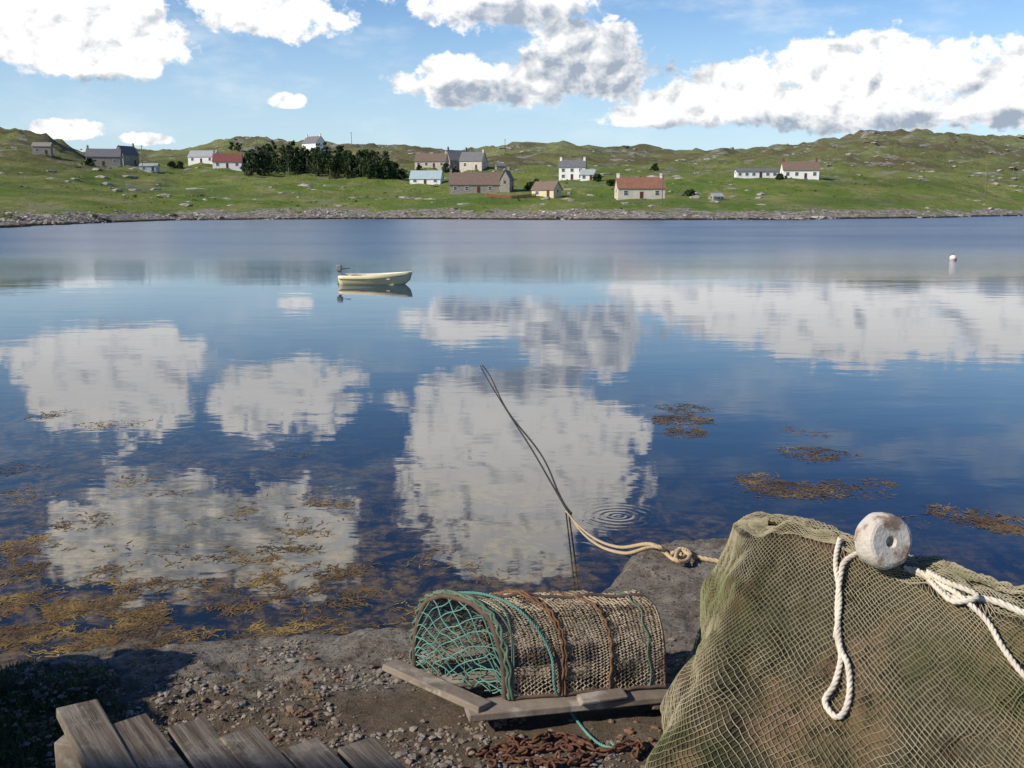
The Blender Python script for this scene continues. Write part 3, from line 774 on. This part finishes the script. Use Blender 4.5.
r1=hpath([(880,556),(862,556),(845,562),(839,580),(836,610),(840,640),(843,662),(834,685),(827,705),(836,721),(849,712),(854,690),(849,668),(841,650),(838,630)])
rope("hanging_rope",r1,.0085,WRP,he)
rope("hanging_rope_end",hpath([(838,640),(836,600),(835,565),(838,545)],.02),.0075,WRP,he)
rope("top_rope",hpath([(905,572),(930,582),(955,600),(985,604),(1024,618),(1060,630)]),.010,WRP,he)
rope("top_rope_b",hpath([(915,574),(940,590),(962,598),(985,622),(1003,650),(1024,682),(1050,700)],.02),.008,WRP,he)
rope("top_rope_c",hpath([(930,580),(952,590),(970,600),(960,606),(945,598),(935,586)],.03),.008,WRP,he)
fp=aty(885,541,2.68); fe=empty("net_float",fp)
ax_=Vector((.28,-.92,.22)).normalized(); q=ax_.to_track_quat('Z','Y'); fe.rotation_mode='QUATERNION'; fe.rotation_quaternion=q
prof=[(0,.006),(.012,.006),(.014,.022),(.018,.028),(.060,.030),(.068,.027),(.074,.020),(.079,.004),(.080,-.01),(.078,-.03),(.070,-.042),(.03,-.046),(0,-.046)]
vs=[];fs=[];n=40
for r_,z_ in prof:
    for i in range(n):
        k=1+.03*noise.noise(Vector((math.cos(6.2832*i/n)*2,math.sin(6.2832*i/n)*2,z_*20)))
        vs.append((r_*k*math.cos(6.2832*i/n),r_*k*math.sin(6.2832*i/n),z_))
for j in range(len(prof)-1):
    for i in range(n): fs.append((j*n+i,j*n+(i+1)%n,(j+1)*n+(i+1)%n,(j+1)*n+i))
mk("float_body",vs,fs,pm("worn_float",(.64,.61,.54),(.50,.45,.38),14,.8,.004,60,c3=(.27,.19,.14),s3=18,t3=(.5,.64)),fe)
# ---------------------------------------------------------------- unseen buildings added behind the viewpoint, sized so their shadow darkens the foreground
def gable(name,cx,cy,hw,hd,wh,rh):
    se=empty(name,(cx,cy,GT-.1))
    vs=[(-hw,-hd,0),(hw,-hd,0),(hw,hd,0),(-hw,hd,0),(-hw,-hd,wh),(hw,-hd,wh),(hw,hd,wh),(-hw,hd,wh),(-hw,0,rh-.1),(hw,0,rh-.1)]
    mk("walls",vs,[(0,1,5,4),(2,3,7,6),(1,2,6,9,5),(3,0,4,8,7)],ST,se)
    k=(rh-wh)/hd*.2
    mk("roof",[(-hw-.1,-hd-.2,wh-k),(hw+.1,-hd-.2,wh-k),(hw+.1,0,rh),(-hw-.1,0,rh),(hw+.1,hd+.2,wh-k),(-hw-.1,hd+.2,wh-k)],[(0,1,2,3),(3,2,4,5)],SL,se)
    boxes("door",[(.5,hd+.03,1,.95,.06,2)],DOOR,se)
    boxes("windows",[(-.8,hd+.02,1.5,.7,.04,.9),(1.7,hd+.02,1.5,.5,.04,.9)],GL,se)
gable("shade_caster_tall",-10.9,-2.6,2.6,1.5,4.5,6.6)
gable("shade_caster_low",-5.1,-2.6,3.1,1.5,4.2,6.35)
L=[]
for i in range(260):
    y=U(1.2,2.7); z=U(0,.62); L.append((Vector((-2.15+U(-.12,.12),y,GT+z)),U(.09,.16),U(.07,.12),U(.05,.08)))
stones("shade_caster_wall",L,ST,False)  # stone wall added out of view on the left to shade the grass
